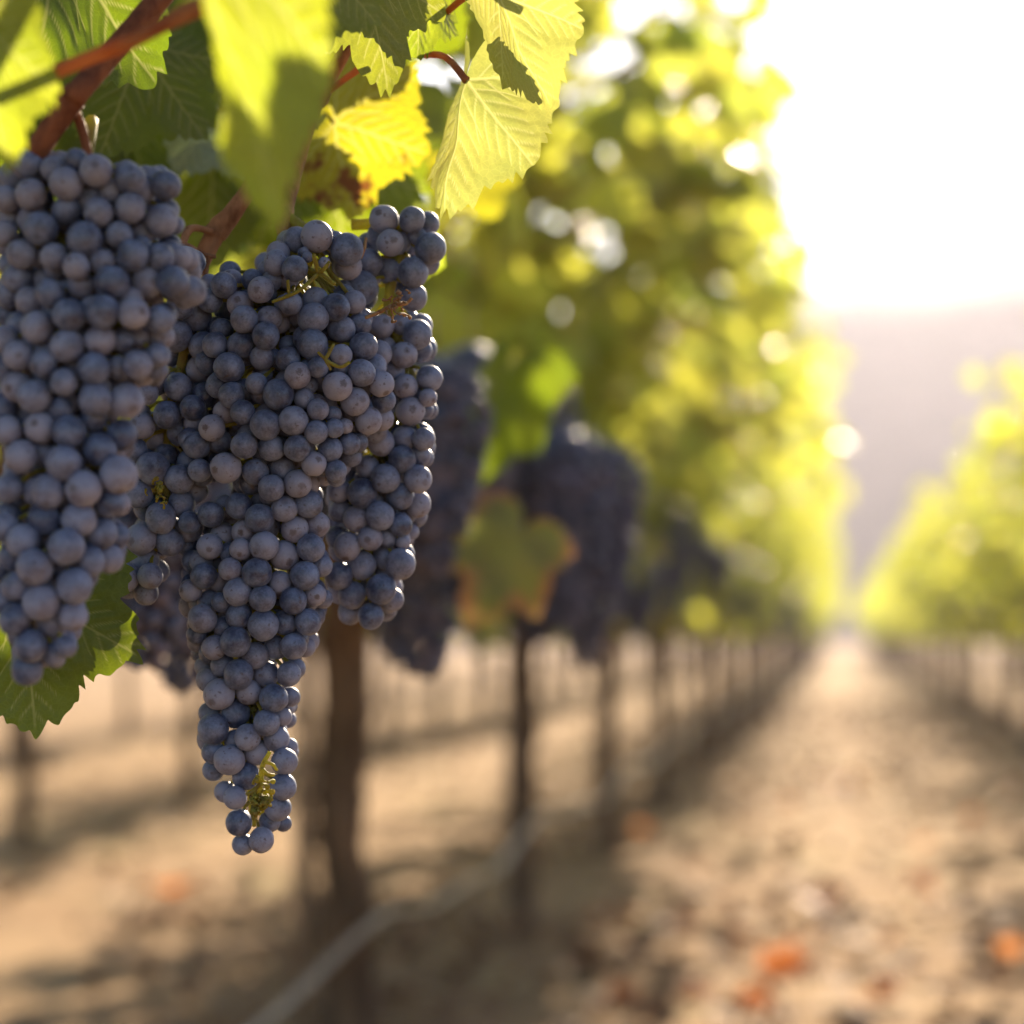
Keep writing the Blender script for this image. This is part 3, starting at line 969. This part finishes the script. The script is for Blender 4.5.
def build_cluster(name_label, digit, d_axis, flat=.85, dscale=1.0, rscale=1.0, seed=0, tint=None, void=(), stem_pts=(), extra=(), nfill=7, dfun=None):
    rd = random.Random(seed)
    digit = dedupe(digit)
    digit.sort(key=lambda b: -b[2])
    pos = np.zeros((0, 3)); rad = np.zeros(0)
    recs = []

    def axis_at(x, y):
        nb = [b for b in digit if abs(b[1] - y) < 34]
        x0 = min(b[0] - b[2] for b in nb); x1 = max(b[0] + b[2] for b in nb)
        return (x0 + x1) / 2, max(12, (x1 - x0) / 2)

    def place(x, y, r, d0, sgn, lim, frac=.90):
        nonlocal pos, rad
        d = d0
        while True:
            p = np.array(P(x, y, d))
            rw = r * d_axis / FPX
            if len(rad) == 0: break
            dist = np.linalg.norm(pos - p, axis=1) - (rad + rw) * frac
            if dist.min() > 0: break
            d += sgn * .0006
            if abs(d - d0) > lim:
                return None
        pos = np.vstack([pos, p]); rad = np.append(rad, rw)
        return Vector(p), rw

    geom = []
    for x, y, r in digit:
        c, hw = axis_at(x, y)
        u = min(.97, abs(x - c) / hw)
        T = hw * d_axis / FPX * flat
        da = d_axis + (dfun(x, y) if dfun else 0)
        geom.append((x, y, r, da, T))
        d0 = da - T * math.sqrt(1 - u * u)
        q = place(x, y, r * rscale, d0, 1, .035)
        if q is None:
            q = place(x, y, r * rscale, d0 + .012, 1, .05, .8)
        if q: recs.append((q[0], q[1], True))
    # fill behind the visible layer, then the far side
    ylo, yhi = min(b[1] for b in digit) + 2, max(b[1] for b in digit) - 4
    for rnd_ in range(nfill):
        for x, y, r, da, T in geom:
            a = rd.uniform(0, 6.28); k = rd.uniform(.4, 1.5) * r
            xx, yy = x + k * math.cos(a), y + k * math.sin(a)
            if any(math.hypot(xx - vx, yy - vy) < vr for vx, vy, vr in void): continue
            c, hw = axis_at(xx, yy) if any(abs(b[1] - yy) < 34 for b in digit) else (x, 12)
            if abs(xx - c) > hw - r * .8 or yy < ylo or yy > yhi: continue
            rr = r * rd.uniform(.8, 1.0) * rscale
            u = min(.97, abs(xx - c) / hw)
            if rnd_ < 5:
                q = place(xx, yy, rr, da - T * math.sqrt(1 - u * u) + .005, 1, .026, .88)
            else:
                q = place(xx, yy, rr, da + T * math.sqrt(1 - u * u), -1, .02, .92)
            if q: recs.append((q[0], q[1], False))
    top = min(digit, key=lambda b: b[1])
    root_p = P(*(stem_pts[0] if stem_pts else (top[0], top[1], d_axis)))
    root = empty('grape_cluster', root_p)
    tag(root, name_label, 'grape cluster')
    # visible digitised berries first, biggest first: 100 are parts
    parts = [q for q in recs if q[2]][:100]
    rest = [q for q in recs if q not in parts]
    axis_c = Vector(np.mean(pos, axis=0))

    def orient(p):
        out = Vector((p.x - axis_c.x, p.y - axis_c.y, (p.z - axis_c.z) * .3))
        if out.length < 1e-6: out = Vector((0, -1, 0))
        out = out.normalized() + Vector((rd.gauss(0, .5), rd.gauss(0, .5) - .35, rd.gauss(0, .5) - .35))
        return (-out).to_track_quat('Z', 'Y') @ Quaternion((0, 0, 1), rd.uniform(0, 6.28))

    for p, rw, _ in parts:
        o = link('berry', BV[rd.randrange(5)], root, p - root_p)
        o.rotation_euler = orient(p).to_euler()
        s = rw / BR0
        o.scale = (s * rd.uniform(.98, 1.02), s * rd.uniform(.98, 1.02), s * rd.uniform(.98, 1.03))
    if rest:
        vs, fs, at = [], [], []
        for p, rw, _ in rest:
            q = np.array(orient(p).to_matrix())
            b = len(vs)
            vv = (U3 * rw) @ q.T + np.array(p - root_p)
            vs += [tuple(a) for a in vv]
            fs += [[i + b for i in f] for f in F3]
            at += [-z for z in U3[:, 2]]
        o = link('berry', mesh('berry', vs, fs, M['berry'], attrs={'pole': at}), root)
        o['kind'] = 'stuff'
    # stems: rachis down the axis and a pedicel to each berry
    mb = MB()
    ys = sorted(b[1] for b in digit)
    rach = [P(x, y, d) for x, y, d in stem_pts]
    for i in range(10):
        y = ys[0] + 8 + (ys[-1] - ys[0] - 30) * i / 9
        c, hw = axis_at(0, y) if any(abs(b[1] - y) < 34 for b in digit) else (top[0], 20)
        rach.append(P(c, y, d_axis + (dfun(c, y) if dfun else 0)))
    pp = smooth_path([tuple(p) for p in rach], 5)
    mb.tube([Vector(p) - root_p for p in pp], [.0024 - .0012 * i / len(pp) for i in range(len(pp))], 7)
    rv = [Vector(p) for p in pp]
    for p, rw, vis in recs:
        near = min(rv[5 * len(stem_pts):], key=lambda a: (a - p - Vector((0, 0, .008))).length)
        mid = p.lerp(near, .5) + Vector((0, 0, .002))
        if (near - p).length > .045: mid = p.lerp(near, .35) + Vector((0, 0, .003))
        mb.tube([p - root_p, mid - root_p, near - root_p], [.0009, .0007, .0010], 5)
    wv = [v + root_p for v in mb.v]
    wobj('stem', wv, mb.f, M['rachis'], root)
    for kind, pts in extra:
        mb = MB()
        for chain in pts:
            q = smooth_path([tuple(P(x, y, d)) + (r * d / FPX,) for x, y, d, r in chain], 5)
            mb.tube([Vector(a[:3]) for a in q], [a[3] for a in q], 7, bump=.25, seed=len(q))
        wobj('stem_branch', mb.v, mb.f, M[kind], root)
    return root, recs


def squiggle(cx, cy, d, n, spread, seed, r=(1.0, 2.2)):
    """little knobbly bare stalk ends"""
    rd = random.Random(seed)
    out = []
    for i in range(n):
        x, y = cx + rd.gauss(0, spread * .5), cy + rd.gauss(0, spread * .8)
        a = rd.uniform(0, 6.28)
        l = rd.uniform(3, 7)
        r0 = rd.uniform(*r)
        out.append([(x, y, d + rd.uniform(-.003, .003), r0 * .7), (x + l * .5 * math.cos(a), y + l * .5 * math.sin(a), d, r0 * .7),
                    (x + l * math.cos(a + .4), y + l * math.sin(a + .4), d + rd.uniform(-.003, .003), r0 * 1.35)])
    return out


tip = [[(270, 752, .806, 2.0), (263, 765, .804, 2.6), (261, 780, .803, 3.0), (259, 795, .803, 3.0), (256, 812, .803, 2.4), (254, 826, .805, 2)],
       [(262, 768, .803, 1.8), (268, 774, .801, 1.8), (274, 775, .803, 1.6)], [(262, 782, .803, 1.8), (252, 792, .801, 2.2), (247, 794, .803, 1.8)],
       [(264, 762, .804, 1.8), (272, 764, .802, 1.8), (277, 770, .804, 1.5)]] + squiggle(259, 800, .801, 46, 11, 3, (1.2, 2.6))
upC = [[(284, 238, .85, 4), (300, 262, .835, 3), (318, 272, .822, 2.6), (330, 262, .818, 2)], [(318, 272, .822, 2.6), (314, 255, .815, 2.2)],
       [(318, 272, .822, 2.4), (335, 284, .818, 2)], [(318, 274, .822, 2.2), (300, 290, .818, 2.0), (283, 298, .82, 1.8), (272, 302, .82, 1.5)],
       [(289, 296, .82, 1.8), (288, 280, .818, 1.6)],
       [(334, 344, .805, 1.6), (328, 355, .803, 2), (326, 360, .803, 2), (340, 367, .803, 1.9), (350, 362, .803, 1.6)],
       [(326, 360, .803, 1.7), (318, 352, .803, 1.4)], [(326, 361, .803, 1.6), (331, 370, .803, 1.4)]]
upD = [[(366, 238, .842, 1.5), (364, 248, .84, 2), (360, 258, .84, 2.4)], [(380, 312, .825, 2.2), (392, 306, .82, 2.0), (405, 304, .82, 1.8), (412, 298, .82, 1.6)],
       [(380, 312, .825, 2.0), (365, 318, .825, 1.8)]] + squiggle(396, 304, .818, 26, 13, 9, (.9, 1.7))

build_cluster('large dark grape cluster at the left edge, slightly out of focus, nearest to the viewer', cA, .74, flat=.62, rscale=.97, seed=1,
              stem_pts=[(92, 120, .755)], dfun=lambda x, y: -.018 * min(1, max(0, (y - 200) / 350)))
build_cluster('smaller shaded grape cluster squeezed between the left and the central clusters', cB, .845, flat=.55, seed=2, stem_pts=[(178, 290, .85)],
              extra=[('rachis', squiggle(158, 492, .815, 14, 9, 5) )])
build_cluster('long central grape cluster tapering to a bare yellow stalk end at its tip', cC, .845, flat=.62, seed=3, stem_pts=[(284, 215, .865)],
              void=((257, 815, 62), (266, 748, 11), (262, 770, 15), (259, 790, 15), (256, 812, 12), (318, 272, 20)), extra=[('rachis', tip), ('rachis', upC[:5]), ('rachis', upC[5:])])
build_cluster('grape cluster on the right with sunlit right rim and brown dried stalk bits', cD, .872, flat=.6, seed=4, stem_pts=[(352, 225, .875)],
              void=((396, 304, 16),), extra=[('dried', upD[:1]), ('dried', upD[1:])])

# ------------------------------------------------------------------ fallen leaves
rl = random.Random(21)
litter = MB()
for i in range(3600):
    y = rl.uniform(1.6, 5.5) if rl.random() < .45 else rl.uniform(5, 22)
    x = rl.uniform(-1.4, 1.5) if rl.random() < .8 else rl.uniform(-4, -1.4)
    a = rl.uniform(0, 6.28)
    small_leaf(litter, Vector((x, y, .03 + rl.uniform(0, .03))), Vector((math.cos(a), math.sin(a), rl.gauss(0, .2))),
               Vector((rl.gauss(0, .45), rl.gauss(0, .45), 1)), rl.uniform(.02, .055), rl.uniform(-.5, .5), rl.uniform(-.6, .6))
tag(link('leaf_litter', litter.mesh('leaf_litter', [M['dead_leaf']], False)), 'dry tan leaf litter scattered over the soil path', 'leaf litter', kind='stuff')


def ground_at(px, py):
    q = P(px, py, 1.0) - CAM.location
    return CAM.location + q * (CAM.location.z - .035) / -q.z


for i, (px, py, sz, lab) in enumerate((
    (775, 985, .085, 'large blurred orange fallen leaf at the bottom of the path, nearest to the viewer'),
    (822, 915, .075, 'blurred orange fallen leaf in the middle of the path, left of centre'),
    (930, 900, .09, 'blurred dull orange fallen leaf toward the right of the path'),
    (878, 1010, .06, 'small orange fallen leaf cut close to the bottom edge'),
    (835, 790, .08, 'faint reddish fallen leaf farther up the path'),
    (760, 1018, .05, 'small orange fallen leaf at the very bottom, below the largest one'),
    (175, 900, .10, 'blurred orange fallen leaf lying in the left alley'),
    (640, 955, .06, 'pale blurred fallen leaf in the shade left of the path'))):
    mb = MB()
    small_leaf(mb, Vector((0, 0, .012)), Vector((math.cos(i * 1.9), math.sin(i * 1.9), .15)), Vector((.1, -.5, 1)), sz, -.25, -.3)
    g = ground_at(px, py)
    tag(link('fallen_leaf', mb.mesh('fallen_leaf', [M['dead_leaf'] if 'pale' in lab else M['orange_leaf']]), None, (g.x, g.y, .04)), lab, 'fallen leaf')

ro = random.Random(8)
for i in range(26):
    px, py = ro.uniform(600, 1020), ro.uniform(780, 1020)
    mb = MB()
    a = ro.uniform(0, 6.28)
    small_leaf(mb, Vector((0, 0, .012)), Vector((math.cos(a), math.sin(a), ro.uniform(-.1, .3))), Vector((ro.gauss(0, .4), ro.gauss(0, .4), 1)),
               ro.uniform(.035, .06), -.25, -.3)
    g = ground_at(px, py)
    tag(link('fallen_leaf', mb.mesh('fallen_leaf', [M['rust_leaf']]), None, (g.x, g.y, .04)), 'small rust brown fallen leaf among the litter of the path',
        'fallen leaf', 'small rust brown leaves fallen on the path')
